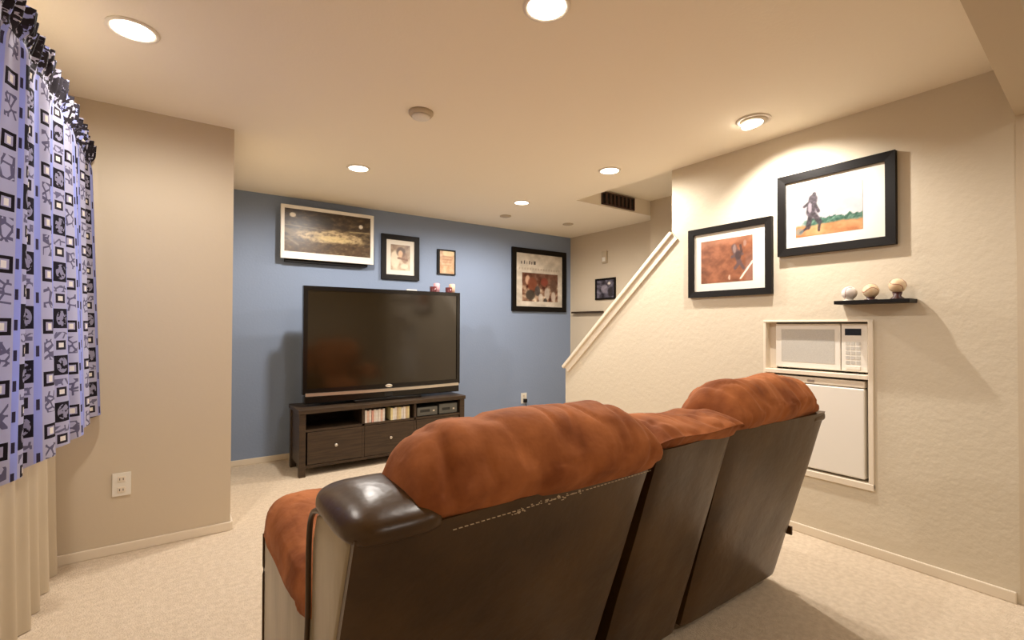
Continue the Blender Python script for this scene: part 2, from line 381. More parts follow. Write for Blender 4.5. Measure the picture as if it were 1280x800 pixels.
def slide(u, v):
    c = mixc((150, 92, 62), (120, 70, 44), .5+.8*fb(u, v, 5))
    c = mixc(c, (190, 140, 112), sm(.82, .95, v)*.4)
    d = 0
    body = [((.66, .78), (.70, .62), .07), ((.70, .62), (.76, .42), .06), ((.72, .6), (.62, .56), .035), ((.76, .42), (.68, .30), .04), ((.76, .44), (.84, .28), .04), ((.72, .70), (.82, .60), .03)]
    for a, b, wd in body: d = max(d, seg_(u, v, a, b, wd))
    c = mixc(c, (86, 68, 70), d*.85)
    c = mixc(c, (60, 44, 44), max(ell(u, v, .74, .58, .06, .1), seg_(u, v, (.78, .8), (.80, .66), .03))*.8)
    c = mixc(c, (170, 146, 136), max(ell(u, v, .67, .74, .03, .10)*.6, ell(u, v, .86, .84, .03, .07)*.6))
    c = mixc(c, (150, 112, 100), sm(.84, .9, u)*sm(.8, .3, v)*.6)
    c = mixc(c, (236, 220, 204), seg_(u, v, (.78, .06), (1.0, .42), .022))
    c = mixc(c, (214, 190, 170), ell(u, v, .57, .1, .02, .06)*.8)
    return c
def batter(u, v):
    c = mixc((168, 164, 168), (184, 182, 180), .5+fb(u, v, 3))
    c = mixc(c, (196, 196, 196), sm(.4, 1, u)*.4)
    hz = .36+.05*noise.noise(Vector((u*14, 0, 0)))*2
    if v < hz and u > .1: c = mixc(c, mixc((44, 84, 66), (82, 116, 98), .5+fb(u, v, 16)), sm(.02, .25, u))
    g = .22 + .02*fb(u, 0, 5)
    if v < g+.04: c = mixc(c, mixc((196, 140, 92), (178, 116, 70), .5+fb(u, v, 4)), sm(g+.04, g-.02, v))
    d = 0
    for a, b, wd in (((.30, .9), (.29, .82), .05), ((.28, .80), (.24, .52), .105), ((.25, .76), (.14, .66), .035), ((.25, .5), (.20, .2), .06), ((.27, .5), (.38, .28), .06), ((.38, .28), (.37, .10), .03), ((.20, .2), (.08, .10), .03), ((.30, .7), (.36, .52), .04)):
        d = max(d, seg_(u, v, a, b, wd, 1.4))
    c = mixc(c, mixc((62, 52, 60), (40, 34, 38), .5+fb(u, v, 20)), d*.9)
    c = mixc(c, (170, 160, 168), ell(u, v, .23, .62, .03, .12)*.7)
    c = mixc(c, (110, 130, 130), ell(u, v, .06, .12, .07, .08)*.6)
    return c
def nightpic(u, v):
    c = mixc((50, 46, 56), (96, 92, 104), .5+fb(u, v, 4))
    c = mixc(c, (168, 160, 170), ell(u, v, .45, .5, .2, .25)*.6); c = mixc(c, (220, 210, 200), ell(u, v, .72, .8, .08, .08))
    c = mixc(c, (30, 26, 30), ell(u, v, .8, .3, .15, .3)*.7)
    return c

def framed(name, plane, a0, a1, z0, z1, depth, fw_, mw, fn, label, cat, fmat='black_frame', n=60, m=44, mats='mat_board', off=0, group=None):
    """plane 'B': on the back wall facing -Y, a = x;  'R': on a wall facing -X, a = y (a0 = larger y, left in view)"""
    W = {'B': YB, 'R': XR, 'C': XC}[plane]-off
    def P(a, d, z): return (a, W-d, z) if plane == 'B' else (W-d, a, z)
    def bxx(bm, A0, A1, d0, d1, Z0, Z1):
        p, q = P(A0, d0, Z0), P(A1, d1, Z1)
        box(bm, min(p[0], q[0]), max(p[0], q[0]), min(p[1], q[1]), max(p[1], q[1]), Z0, Z1)
    sg = 1 if a1 > a0 else -1
    e = empty(name, P((a0+a1)/2, 0, z0), label, cat, group)
    fws = fw_ if isinstance(fw_, tuple) else (fw_,)*4      # left right bottom top
    bm = bmesh.new(); L = a0+sg*fws[0]; R = a1-sg*fws[1]; B = z0+fws[2]; T = z1-fws[3]
    # mitred moulding
    o = [(a0, z0), (a1, z0), (a1, z1), (a0, z1)]; i = [(L, B), (R, B), (R, T), (L, T)]
    for k in range(4):
        k2 = (k+1) % 4; vs = []
        for d in (0.0005, depth):
            vs += [bm.verts.new(P(o[k][0], d, o[k][1])), bm.verts.new(P(o[k2][0], d, o[k2][1])), bm.verts.new(P(i[k2][0], d*.9, i[k2][1])), bm.verts.new(P(i[k][0], d*.9, i[k][1]))]
        for f in ((0,1,2,3),(4,5,6,7),(0,1,5,4),(1,2,6,5),(2,3,7,6),(3,0,4,7)): bm.faces.new([vs[q] for q in f])
    bmesh.ops.recalc_face_normals(bm, faces=bm.faces[:]); mesh_obj('frame', bm, fmat, e)
    mw = mw if isinstance(mw, tuple) else (mw,)*4
    if max(mw) > 0:
        bm = bmesh.new(); bxx(bm, L, R, .001, depth*.45, B, T); mesh_obj('mat_board', bm, mats, e)
    l, r, b, t_ = L+sg*mw[0], R-sg*mw[1], B+mw[2], T-mw[3]
    print_grid('print', n, m, fn, lambda u, v: P(l+(r-l)*u, depth*.45+.0012, b+(t_-b)*v), e)
    adopt(e); return e
framed('picture_frame', 'B', .765, 1.620, 1.856, 2.349, .035, (.03, .03, .065, .03), 0, pano, 'wide white framed brown panorama print above the television', 'picture', 'white', 110, 60, off=.065)
bpy.data.objects['picture_frame']
e = bpy.data.objects['picture_frame']
o = bx('backing', (.81, 1.57, YB-.0655, YB, 1.83, 2.30), 'black_frame', e); o.data.transform(Matrix.Translation(-e.location))  # black edge below the frame stands in for the shadow under it
framed('picture_frame', 'B', 1.730, 2.150, 1.728, 2.201, .028, .052, (.05, .05, .05, .05), portrait, 'black framed portrait photo between the panorama and the small plaque', 'picture', n=34, m=38)
framed('picture_frame', 'B', 2.372, 2.598, 1.818, 2.100, .022, (.028, .012, .012, .014), 0, cert, 'smallest picture on the blue wall, tan print with a thin dark frame', 'picture', n=24, m=30)
framed('picture_frame', 'B', 3.387, 4.268, 1.428, 2.225, .032, .062, 0, paper, 'large black framed newspaper page at the right end of the blue wall', 'picture', n=84, m=76)
framed('picture_frame', 'R', 1.484, .884, 1.678, 2.173, .034, .046, (.055, .105, .06, .07), batter, 'larger black framed photo of a baseball batter on orange dirt', 'picture', n=76, m=54)
framed('picture_frame', 'R', 2.124, 1.524, 1.451, 1.945, .03, .042, (.055, .085, .055, .055), slide, 'smaller black framed photo of a player on red-brown dirt', 'picture', n=76, m=54)
framed('picture_frame', 'C', 4.356, 4.018, 1.575, 1.84, .02, .022, 0, nightpic, 'small dark picture on the cream wall behind the sloping stair rail', 'picture', n=26, m=22)
o = bx('ledge_shelf', (XC-.07, XC-.001, 4.22, 4.75, 1.412, 1.434), 'stand', r=.003); tag(o, 'thin dark ledge on the cream wall beside the blue wall', 'shelf')
e = empty('door_chime', (XC, 4.20, 2.02), 'small pale chime box high on the cream stair wall', 'chime')
bx('case', (XC-.03, XC, 4.155, 4.235, 2.03, 2.18), 'grey_plate', e, r=.006); bx('grille', (XC-.034, XC-.03, 4.17, 4.22, 2.05, 2.10), 'plastic', e); adopt(e)

# ================================================================ WALL OUTLETS
def outlet(plane, a, z, wd, ht, label, plug=False):
    W = YL if plane == 'L' else YB
    e = empty('wall_outlet', (a, W, z-ht/2), label, 'outlet')
    bx('face_plate', (a-wd/2, a+wd/2, W-.007, W, z-ht/2, z+ht/2), 'plastic', e, r=.002)
    for s in (-1, 1):
        so = bx('socket', (a-.017, a+.017, W-.010, W-.006, z+s*ht*.23-.015, z+s*ht*.23+.015), 'trim', e, r=.003)
        bm = bmesh.new(); box(bm, a-.009, a-.006, W-.0105, W-.009, z+s*ht*.23-.006, z+s*ht*.23+.006); box(bm, a+.006, a+.009, W-.0105, W-.009, z+s*ht*.23-.006, z+s*ht*.23+.006)
        mesh_obj('slot', bm, 'dark', so)
    adopt(e)
    if plug:
        p = empty('power_plug', (a, W-.010, z-.05), 'black power plug in the outlet low on the blue wall', 'plug')
        bx('plug_body', (a-.018, a+.022, W-.05, W-.0106, z-.055, z-.005), 'bezel', p, r=.006)
        bm = bmesh.new(); tube(bm, catmull([(a, W-.045, z-.055), (a, W-.06, z-.15), (a-.03, W-.04, z-.26), (a-.2, W-.03, .006), (a-.7, W-.03, .006)], 20), .004); mesh_obj('cord', bm, 'bezel', p, True)
        adopt(p)
outlet('L', -.237, .372, .08, .125, 'white duplex outlet on the cream wall beside the curtain')
outlet('B', 3.585, .335, .085, .13, 'white outlet low on the blue wall behind the sofa', True)

# ================================================================ NICHE: MICROWAVE AND FRIDGE
e = empty('microwave', (XR+.24, 1.285, .976), 'white microwave oven in the upper half of the wall niche', 'microwave')
F = XR+.045; y0, y1, z0, z1 = 1.032, 1.528, .986, 1.262   # right .. left in view
bx('body', (F+.006, F+.36, y0, y1, z0, z1), 'white', e, r=.004)
dr = bx('door', (F-.012, F+.006, 1.165, y1, z0+.004, z1-.002), 'white', e, r=.004)
bx('window', (F-.0135, F-.011, 1.195, y1-.035, z0+.04, z1-.035), 'mw_window', dr)
cp = bx('control_panel', (F-.012, F+.006, y0, 1.160, z0+.004, z1-.002), 'white', e, r=.004)
bx('display', (F-.0135, F-.0115, 1.062, 1.142, z1-.068, z1-.03), 'glass_dark', cp)
bm = bmesh.new()
for a in range(3):
    for b in range(5): box(bm, F-.0135, F-.0115, 1.066+a*.026, 1.086+a*.026, z0+.045+b*.027, z0+.063+b*.027)
mesh_obj('keypad', bm, 'mw_window', cp)
bx('open_button', (F-.016, F-.0115, 1.066, 1.138, z0+.014, z0+.034), 'plastic', cp, r=.002)
for yy in (y0+.04, y1-.04):
    for xx in (F+.03, F+.32): bx('foot', (xx-.012, xx+.012, yy-.012, yy+.012, .976, z0+.001), 'dark', e)
adopt(e)
e = empty('mini_fridge', (XR+.24, 1.285, NZ0), 'white mini fridge in the lower half of the wall niche', 'fridge')
y0, y1 = 1.036, 1.550; z0, z1 = .397, .940
bx('body', (XR+.055, XR+.5, y0, y1, z0, z1), 'white', e, r=.006)
d = bx('door', (XR-.004, XR+.047, y0, y1, z0+.004, z1-.042), 'white', e, r=.008, seg=3)
bx('handle_trim', (XR+.0, XR+.047, y0, y1, z1-.038, z1), 'trim', e, r=.006)
bx('badge', (XR-.001, XR+.001, 1.29, 1.33, z1-.026, z1-.014), 'chrome', e)
bx('gasket', (XR+.047, XR+.056, y0+.008, y1-.008, z0+.02, z1-.03), 'dark', e)
for yy in (y0+.04, y1-.04):
    for xx in (XR+.09, XR+.45): bx('foot', (xx-.014, xx+.014, yy-.014, yy+.014, NZ0, z0+.001), 'dark', e)
adopt(e)

# ================================================================ WALL SHELF WITH BASEBALLS
o = bx('wall_shelf', (XR-.12, XR-.0005, .805, 1.140, 1.366, 1.386), 'black_frame', r=.002); tag(o, 'short dark floating shelf holding three baseballs', 'shelf')
def baseball(y, zb, sh, m, label, tilt):
    e = empty('baseball', (XR-.062, y, 1.386), label, 'baseball', 'baseballs on the wall shelf'); r = .0368
    c = Vector((XR-.062, y, 1.386+sh+r-.004))
    bm = bmesh.new(); bmesh.ops.create_uvsphere(bm, u_segments=28, v_segments=18, radius=r); bmesh.ops.translate(bm, vec=c, verts=bm.verts[:])
    b = mesh_obj('ball', bm, m, e, True)
    bm = bmesh.new(); R = Matrix.Rotation(tilt, 3, 'X') @ Matrix.Rotation(.6, 3, 'Z'); pts = []
    for k in range(61):
        t = 2*PI*k/60; al = .45*PI - .11*PI*0; a = PI/2-(PI/2-.44)*math.cos(t); bb = t/2*2/2+ .44*math.sin(2*t)
        v = Vector((math.sin(a)*math.cos(bb), math.sin(a)*math.sin(bb), math.cos(a)))
        pts.append(c + (R @ v)*r*1.005)
    tube(bm, pts, .0011, 5); mesh_obj('stitching', bm, 'stitch', b)
    bm = bmesh.new(); lathe(bm, [(.030, 0), (.030, .004), (.016, sh*.45), (.022, sh)], (XR-.062, y, 1.386)); mesh_obj('stand', bm, 'ball_stand' if sh > .012 else 'plastic', e, True)
    adopt(e)
baseball(1.085, 0, .010, 'ball_white', 'greyish white baseball at the left end of the dark wall shelf', .3)
baseball(.985, 0, .016, 'ball', 'tan baseball in the middle of the dark wall shelf', 1.2)
baseball(.870, 0, .036, 'ball', 'tallest tan baseball on a dark stand at the right end of the wall shelf', 2.0)

# ================================================================ TV STAND
SY0, SY1, SX0, SX1 = 4.165, 4.575, .822, 2.352
e = empty('tv_stand', (1.59, 4.37, 0), 'black-brown wooden television bench with drawers and open bays', 'tv stand')
bx('top', (SX0-.008, SX1+.008, SY0-.01, SY1, .515, .550), 'stand', e, r=.003)
for xx in (SX0, SX1-.05):
    for yy in (SY0, SY1-.05): bx('leg', (xx, xx+.05, yy, yy+.05, 0, .515), 'stand', e, r=.003)
for xx in (SX0+.012, SX1-.034): bx('side_panel', (xx, xx+.022, SY0+.05, SY1-.05, .08, .515), 'stand', e)
bx('back_panel', (SX0+.03, SX1-.03, SY1-.03, SY1-.018, .08, .515), 'dark', e)
bx('bottom_rail', (SX0+.05, SX1-.05, SY0+.008, SY0+.03, .068, .092), 'stand', e)
bx('bottom_shelf', (SX0+.034, SX1-.034, SY0+.03, SY1-.03, .075, .09), 'stand', e)
bx('shelf', (SX0+.034, SX1-.034, SY0+.006, SY1-.03, .364, .382), 'stand', e)
BX = [.872, 1.345, 1.830, 2.302]
for xx in BX[1:3]: bx('divider', (xx-.011, xx+.011, SY0+.006, SY1-.03, .09, .515), 'stand', e)
for k in range(3):
    d = bx('drawer', (BX[k]+.013, BX[k+1]-.013, SY0+.002, SY0+.36, .096, .360), 'stand', e, r=.002)
    cx = (BX[k]+BX[k+1])/2
    bm = bmesh.new(); lathe(bm, [(.006, 0), (.006, .014), (.013, .018), (.013, .026), (.008, .029)], (cx, SY0+.002, .235), Vector((0, -1, 0)), 16); mesh_obj('knob', bm, 'chrome', d, True)
adopt(e)
# disc cases in the middle bay
cols = [(232, 222, 210), (226, 190, 170), (236, 230, 220), (214, 160, 142), (228, 214, 160), (240, 236, 226), (212, 190, 150)]
def case_proto(c):
    bm = bmesh.new(); box(bm, -.0095, .0095, 0, .135, 0, .105 if c % 2 else .112); bev(bm, .001, 1)
    m = mat('disc_case_%d' % c, cols[c], .4, noise_amt=.15, noise_scale=40)
    return mesh_obj('disc_case', bm, m)
protos = {}
def cases(x0, n, lab, grp, pal):
    for k in range(n):
        c = pal[k % len(pal)]
        if c not in protos: protos[c] = case_proto(c); o = protos[c]
        else: o = protos[c].copy(); C.objects.link(o)
        o.location = (x0+k*.0205, SY0+.02+.003*(k % 3), .382); tag(o, lab, 'disc case', grp)
cases(1.372, 9, 'pale disc case standing in the left row of the stand\'s middle bay', 'disc cases, left row', [0, 1, 2, 3, 0, 5])
cases(1.608, 9, 'cream disc case standing in the right row of the stand\'s middle bay', 'disc cases, right row', [4, 5, 2, 6])
MT['grey_box'] = mat('grey_electronics', (92, 92, 86), .45); MT['black_box'] = mat('black_electronics', (40, 38, 36), .4)
for nm, x0, x1, hh, mm, lb in (('media_player', 1.86, 2.07, .085, 'grey_box', 'grey media player box at the left of the stand\'s right bay'), ('media_receiver', 2.09, 2.285, .10, 'grey_box', 'grey receiver box at the right of the stand\'s right bay')):
    e = empty(nm, ((x0+x1)/2, SY0+.15, .382), lb, 'electronics')
    bx('case', (x0, x1, SY0+.03, SY0+.28, .386, .382+hh), mm, e, r=.004)
    bx('display', (x0+.03, x1-.08, SY0+.0285, SY0+.031, .40+.02, .40+.045), 'glass_dark', e)
    bx('button', (x1-.05, x1-.03, SY0+.026, SY0+.031, .42, .436), 'chrome', e, r=.002)
    for xx in (x0+.02, x1-.02): bx('foot', (xx-.01, xx+.01, SY0+.05, SY0+.26, .382, .387), 'dark', e)
    adopt(e)

# ================================================================ TELEVISION
TY = 4.295; TX0, TX1 = .872, 2.368
e = empty('television', (1.62, 4.39, .55), 'large black flat television with a silver strip along its base', 'television')
bm = bmesh.new()
b = .035
for d in ((TX0, TX0+b, .655, 1.578), (TX1-b, TX1, .655, 1.578), (TX0+b, TX1-b, 1.578-b, 1.578), (TX0+b, TX1-b, .655, .700)): box(bm, d[0], d[1], TY, TY+.05, d[2], d[3])
mesh_obj('bezel', bm, 'bezel', e)
bx('screen', (TX0+b, TX1-b, TY+.008, TY+.02, .70, 1.578-b), 'screen', e)
bx('rear_housing', (TX0+.03, TX1-.03, TY+.05, TY+.2, .62, 1.55), 'bezel', e, r=.03, seg=3)
bm = bmesh.new(); n = 24
for i in range(n):     # bowed silver strip
    pass
P1 = [bm.verts.new((TX0+.02+(TX1-TX0-.04)*i/n, TY-.018+.006*((2*i/n-1)**2), .660+.006*((2*i/n-1)**2))) for i in range(n+1)]
P2 = [bm.verts.new((v.co.x, v.co.y-.002, v.co.z-.026)) for v in P1]
P3 = [bm.verts.new((v.co.x, TY+.01, v.co.z)) for v in P1]; P4 = [bm.verts.new((v.co.x, TY+.01, v.co.z)) for v in P2]
for i in range(n):
    for A, B in ((P1, P2), (P2, P4), (P4, P3), (P3, P1)): bm.faces.new((A[i], A[i+1], B[i+1], B[i]))
bm.faces.new((P1[0], P2[0], P4[0], P3[0])); bm.faces.new((P1[n], P3[n], P4[n], P2[n])); bmesh.ops.recalc_face_normals(bm, faces=bm.faces[:])
mesh_obj('silver_strip', bm, 'chrome', e)
bx('speaker_bar', (TX0+.01, TX1-.01, TY-.004, TY+.06, .575, .640), 'bezel', e, r=.008)
bm = bmesh.new(); lathe(bm, [(.034, 0), (.034, .004), (.028, .006)], (1.62, TY, .684), Vector((0, -1, 0)), 24)
bmesh.ops.scale(bm, vec=(1, 1, .42), space=Matrix.Translation((-1.62, 0, -.684)), verts=bm.verts[:]); mesh_obj('badge', bm, 'chrome', e, True)
bx('stand_foot', (1.30, 1.94, TY-.02, TY+.24, .550, .577), 'bezel', e, r=.006)
bx('power_panel', (1.575, 1.66, TY-.007, TY-.003, .590, .625), 'glass_dark', e, r=.002)
adopt(e)
o = bx('sensor_bar', (1.80, 1.90, TY+.01, TY+.035, 1.578, 1.590), 'plastic', r=.003); tag(o, 'thin pale sensor bar on the top edge of the television', 'sensor bar')
MT['dark_glass'] = mat('dark_red_glass', (92, 44, 48), .15); MT['pink_wax'] = mat('pink_wax', (226, 170, 176), .5); MT['peach_wax'] = mat('peach_wax', (230, 188, 160), .5)
for x, m, lb in ((2.125, 'pink_wax', 'left of two small cups on the television, dark with pink'), (2.30, 'peach_wax', 'right of two small cups on the television, dark with peach')):
    e = empty('candle_cup', (x, TY+.09, 1.55), lb, 'candle cup', 'small cups on the television')
    e.location.z = 1.549
    bm = bmesh.new(); lathe(bm, [(.030, 0), (.036, .03), (.038, .085), (.034, .085), (.033, .075)], (x-.012, TY+.09, 1.549)); mesh_obj('cup', bm, 'dark_glass', e, True)
    bm = bmesh.new(); lathe(bm, [(.03, .03), (.032, .115), (.024, .122), (.004, .122)], (x+.02, TY+.085, 1.549)); mesh_obj('candle', bm, m, e, True)
    adopt(e)

# ================================================================ CURTAINS
def curtain_mat():
    m = bpy.data.materials.new('patterned_cloth'); m.use_nodes = True; nt = m.node_tree; N = nt.nodes; L = nt.links
    b = N['Principled BSDF']; out = N['Material Output']
    uv = N.new('ShaderNodeUVMap'); uv.uv_map = 'UVMap'; sp = N.new('ShaderNodeSeparateXYZ'); L.new(uv.outputs[0], sp.inputs[0])
    def mth(op, a, c=None, d=None):
        n = N.new('ShaderNodeMath'); n.operation = op
        for i, q in enumerate((a, c, d)):
            if q is None: continue
            if isinstance(q, (int, float)): n.inputs[i].default_value = q
            else: L.new(q, n.inputs[i])
        return n.outputs[0]
    U = mth('DIVIDE', sp.outputs[0], .175); Vv = mth('DIVIDE', sp.outputs[1], .178)
    u = mth('FRACT', U); row = mth('FRACT', Vv); vb = mth('FRACT', mth('ADD', Vv, .42)); vc = mth('FRACT', mth('MULTIPLY', Vv, 2.0))
    def band(x, a, c): return mth('MULTIPLY', mth('GREATER_THAN', x, a), mth('LESS_THAN', x, c))
    def rect(x, y, x0, x1, y0, y1): return mth('MULTIPLY', band(x, x0, x1), band(y, y0, y1))
    noi = N.new('ShaderNodeTexNoise'); noi.inputs['Scale'].default_value = 55; noi.inputs['Detail'].default_value = 2; L.new(uv.outputs[0], noi.inputs['Vector'])
    wv = N.new('ShaderNodeTexVoronoi'); wv.inputs['Scale'].default_value = 34; wv.feature = 'DISTANCE_TO_EDGE'; L.new(uv.outputs[0], wv.inputs['Vector'])
    swirl = mth('LESS_THAN', wv.outputs['Distance'], .10)
    state = [None]
    def layer(mask, col):
        mx = N.new('ShaderNodeMix'); mx.data_type = 'RGBA'; mx.inputs[7].default_value = (*lin(col), 1)
        L.new(mask, mx.inputs[0])
        if state[0] is None: mx.inputs[6].default_value = (*lin((158, 166, 226)), 1)  # blue ground: daylight through the cloth, put into its colour
        else: L.new(state[0], mx.inputs[6])
        state[0] = mx.outputs[2]
    # column A 0-.34: lilac grey with framed squares and leafy motif; gap .34-.46 painted daylight blue; column B .46-.84 dark tiles; .84-1 the same daylight blue
    layer(band(u, 0, .36), (186, 184, 204))
    layer(mth('MULTIPLY', rect(u, row, .05, .32, .02, .42), swirl), (104, 100, 122))
    layer(rect(u, row, .03, .33, .52, .80), (34, 28, 34))
    layer(rect(u, row, .09, .27, .58, .745), (176, 170, 190))
    layer(rect(u, row, .14, .23, .60, .72), (240, 232, 214))
    layer(rect(u, vc, .37, .43, .2, .55), (52, 46, 66))
    layer(band(u, .48, .86), (184, 182, 206))
    layer(rect(u, vb, .48, .86, .04, .46), (34, 30, 38))
    dx = mth('SUBTRACT', u, .69); dy = mth('MULTIPLY', mth('SUBTRACT', vb, .25), .83)
    rr = mth('SQRT', mth('ADD', mth('MULTIPLY', dx, dx), mth('MULTIPLY', dy, dy)))
    layer(mth('MULTIPLY', mth('LESS_THAN', rr, .135), mth('GREATER_THAN', noi.outputs[0], .46)), (150, 146, 166))
    layer(rect(u, vb, .54, .78, .58, .78), (46, 40, 48))
    layer(rect(u, vb, .60, .72, .63, .73), (236, 228, 214))
    layer(mth('MULTIPLY', rect(u, vb, .50, .84, .82, .96), swirl), (112, 108, 132))
    layer(rect(u, row, .90, .96, .1, .3), (60, 54, 74))
    # header: darker print above the rod pocket
    layer(mth('MULTIPLY', mth('GREATER_THAN', sp.outputs[1], 1.315), mth('GREATER_THAN', noi.outputs[0], .47)), (44, 40, 46))
    L.new(state[0], b.inputs['Base Color']); b.inputs['Roughness'].default_value = .85; b.inputs['Specular IOR Level'].default_value = .15
    tr = N.new('ShaderNodeBsdfTranslucent'); L.new(state[0], tr.inputs[0]); ms = N.new('ShaderNodeMixShader'); ms.inputs[0].default_value = .42
    L.new(b.outputs[0], ms.inputs[1]); L.new(tr.outputs[0], ms.inputs[2]); L.new(ms.outputs[0], out.inputs[0])
    return m
MT['curtain'] = curtain_mat()
def liner_mat():
    m = mat('cream_lining', (198, 182, 156), .8, spec=.2); nt = m.node_tree; N = nt.nodes; L = nt.links
    tr = N.new('ShaderNodeBsdfTranslucent'); tr.inputs[0].default_value = (*lin((226, 216, 204)), 1); ms = N.new('ShaderNodeMixShader'); ms.inputs[0].default_value = .2
    L.new(N['Principled BSDF'].outputs[0], ms.inputs[1]); L.new(tr.outputs[0], ms.inputs[2]); L.new(ms.outputs[0], N['Material Output'].inputs[0]); return m
MT['liner'] = liner_mat()

def cloth(name, fn, nu, nv, m, parent, thick=.002):
    """fn(u, v) -> point; uv in metres"""
    me = bpy.data.meshes.new(name); V = []; UV = []
    for j in range(nv+1):
        s = 0; prev = None
        for i in range(nu+1):
            p = Vector(fn(i/nu, j/nv)); V.append(p)
    arc = [0]
    jm = nv//2
    for i in range(nu): arc.append(arc[-1]+(V[jm*(nu+1)+i+1]-V[jm*(nu+1)+i]).length)
    F = [(j*(nu+1)+i, j*(nu+1)+i+1, (j+1)*(nu+1)+i+1, (j+1)*(nu+1)+i) for j in range(nv) for i in range(nu)]
    me.from_pydata([tuple(p) for p in V], [], F); uvl = me.uv_layers.new(name='UVMap')
    for p in me.polygons:
        p.use_smooth = True
        for li in p.loop_indices:
            vi = me.loops[li].vertex_index; i = vi % (nu+1); uvl.data[li].uv = (arc[i], V[vi].z - .76)
    me.materials.append(MT[m]); o = bpy.data.objects.new(name, me); C.objects.link(o); o.parent = parent
    return o
CT = 2.19; CB = .755
crests = [3.27, 3.03, 2.76, 2.50, 2.25, 2.02]
def cur(u, v):
    y = 1.60 + (3.315-1.60)*u; z = CB + (CT-CB)*v
    ph = (y-1.99)/.262*2*PI
    low = 1-v
    a = .042*(.35+.65*low) * (1+.25*math.sin(y*7.3))
    x = -.392 + .016*low + a*math.cos(ph + .5*math.sin(y*5)) + .006*math.sin(3*ph+1)*(.4+.6*v)
    y2 = y + .020*math.sin(2*ph)*low*.6
    if z > 2.07:      # header ruffle
        k = (z-2.07)/(CT-2.07); x = x*(1-.5*k)-.385*.5*k + .011*math.sin(y*150+math.sin(y*21))*min(1, k*2.5) + .014*k
        z += .007*math.sin(y*75+1)*k
    pinch = math.exp(-((z-2.085)/.02)**2); x = x*(1-.6*pinch) + (-.385)*.6*pinch
    x += -.05*sm(2.2, 2.0, y)*low
    x += .02*math.exp(-((y-3.29)/.05)**2)*low
    z += .012*math.cos(ph)*low**3 - .02*low**3*sm(2.3, 2.8, y) + .02*low**3
    return (x, y2, z)
cu = empty('patterned_curtain', (-.39, 2.62, .75), 'short black and white geometric print curtain, daylight blue painted in, with gathered header', 'curtain')
cloth('cloth', cur, 640, 110, 'curtain', cu); adopt(cu)
rd = empty('curtain_rod', (-.39, 2.62, 2.09), 'dark curtain rod threaded through the patterned curtain header', 'curtain rod')
bm = bmesh.new(); tube(bm, [(-.412, 1.55, 2.085), (-.412, 3.325, 2.085)], .008, 12); mesh_obj('rod', bm, 'rod', rd, True)
for yy in (1.62, 3.31):
    bm = bmesh.new(); tube(bm, [(-.412, yy, 2.085), (XL+.003, yy, 2.085)], .006, 8); box(bm, XL, XL+.006, yy-.015, yy+.015, 2.07, 2.13); mesh_obj('bracket', bm, 'rod', rd)
adopt(rd)
folds = [2.70, 2.87, 3.06, 3.24]
def lin_(u, v):
    y = 1.55+(3.345-1.55)*u; z = .004+2.10*v; low = 1-v
    b = 0
    for f in (1.66, 1.88, 2.10, 2.32, 2.52, 2.72, 2.875, 3.06, 3.24): b += math.exp(-((y-f)/.032)**2)
    x = -.515 + (.014+.030*low**2)*b
    z += .0
    return (x, y, z)
ln = empty('lining_curtain', (-.515, 2.5, 0), 'plain cream floor-length curtain behind the patterned one', 'curtain')
cloth('cloth', lin_, 260, 40, 'liner', ln)
bm = bmesh.new(); box(bm, XL+.001, -.50, 1.5, 3.35, 2.104, 2.125); mesh_obj('track', bm, 'plastic', ln); adopt(ln)

# ================================================================ LOVESEAT
sofa = empty('reclining_loveseat', (1.33, 1.4, 0), 'dark brown leather reclining loveseat with rust suede headrests, seen from behind', 'sofa')
def wr(x, a, seed, f=6, amt=.01):
    n = noise.noise(Vector((x*f+seed, a*1.3, seed*3.1)))
    r = noise.noise(Vector((x*f*2.3+seed, a*.9+.4*noise.noise(Vector((x*4, a*2, seed))), seed*1.7)))
    crease = -max(0, .25-abs(r))*4     # sharp valleys
    return amt*n + amt*.55*crease
def headrest(x0, x1, yt, zt, hh, seed, dep=.29, nu=110, nv=54, amt=.010, rs=.15, frontdrop=.16, sag=0):
    sec = [(.012, -.012), (-.022, .035), (-.022, .50*hh), (.03, .86*hh), (.11, hh), (.19, .9*hh), (.26, .55*hh), (dep, .0), (dep+.005, -frontdrop*.6), (dep-.04, -frontdrop)]
    pr = catmull([(a, b, 0) for a, b in sec], nv); bm = bmesh.new(); rows = []
    for i in range(nu+1):
        u = -1+2*i/nu; x = (x0+x1)/2+(x1-x0)/2*math.sin(u*PI/2)**1 if False else (x0+x1)/2+(x1-x0)/2*u
        d = min(x-x0, x1-x); k = min(1, d/rs); e_ = math.sqrt(max(0, 1-(1-k)**2)) if k < 1 else 1
        row = []
        for j, p in enumerate(pr):
            w_ = wr(x, j/nv*5, seed, amt=amt)*min(1, j/6)*(.4+.6*e_)
            w_ += -.006*math.exp(-((d-.07)/.012)**2)*min(1, j/8)
            cy, cz = .13, -.01
            sy = .80+.20*e_ if p.x < .13 else .55+.45*e_
            sz = (.28+.72*e_)
            yy = cy+(p.x-cy)*sy; zz = p.y*(sz if p.y > 0 else 1)
            zz -= sag*math.exp(-(u/.5)**2)*max(0, p.y)/hh
            # radial push for wrinkles
            dv = Vector((0, p.x-.13, p.y+.02)); dv.normalize()
            row.append(bm.verts.new((x, yt+yy+dv.y*w_, zt+zz+dv.z*w_)))
        rows.append(row)
    for a, b in zip(rows, rows[1:]):
        for j in range(nv): bm.faces.new((a[j], b[j], b[j+1], a[j+1]))
    bm.faces.new(rows[0]); bm.faces.new(rows[-1][::-1])
    bmesh.ops.recalc_face_normals(bm, faces=bm.faces[:])
    return mesh_obj('headrest', bm, 'suede', sofa, True)
ZS = .85
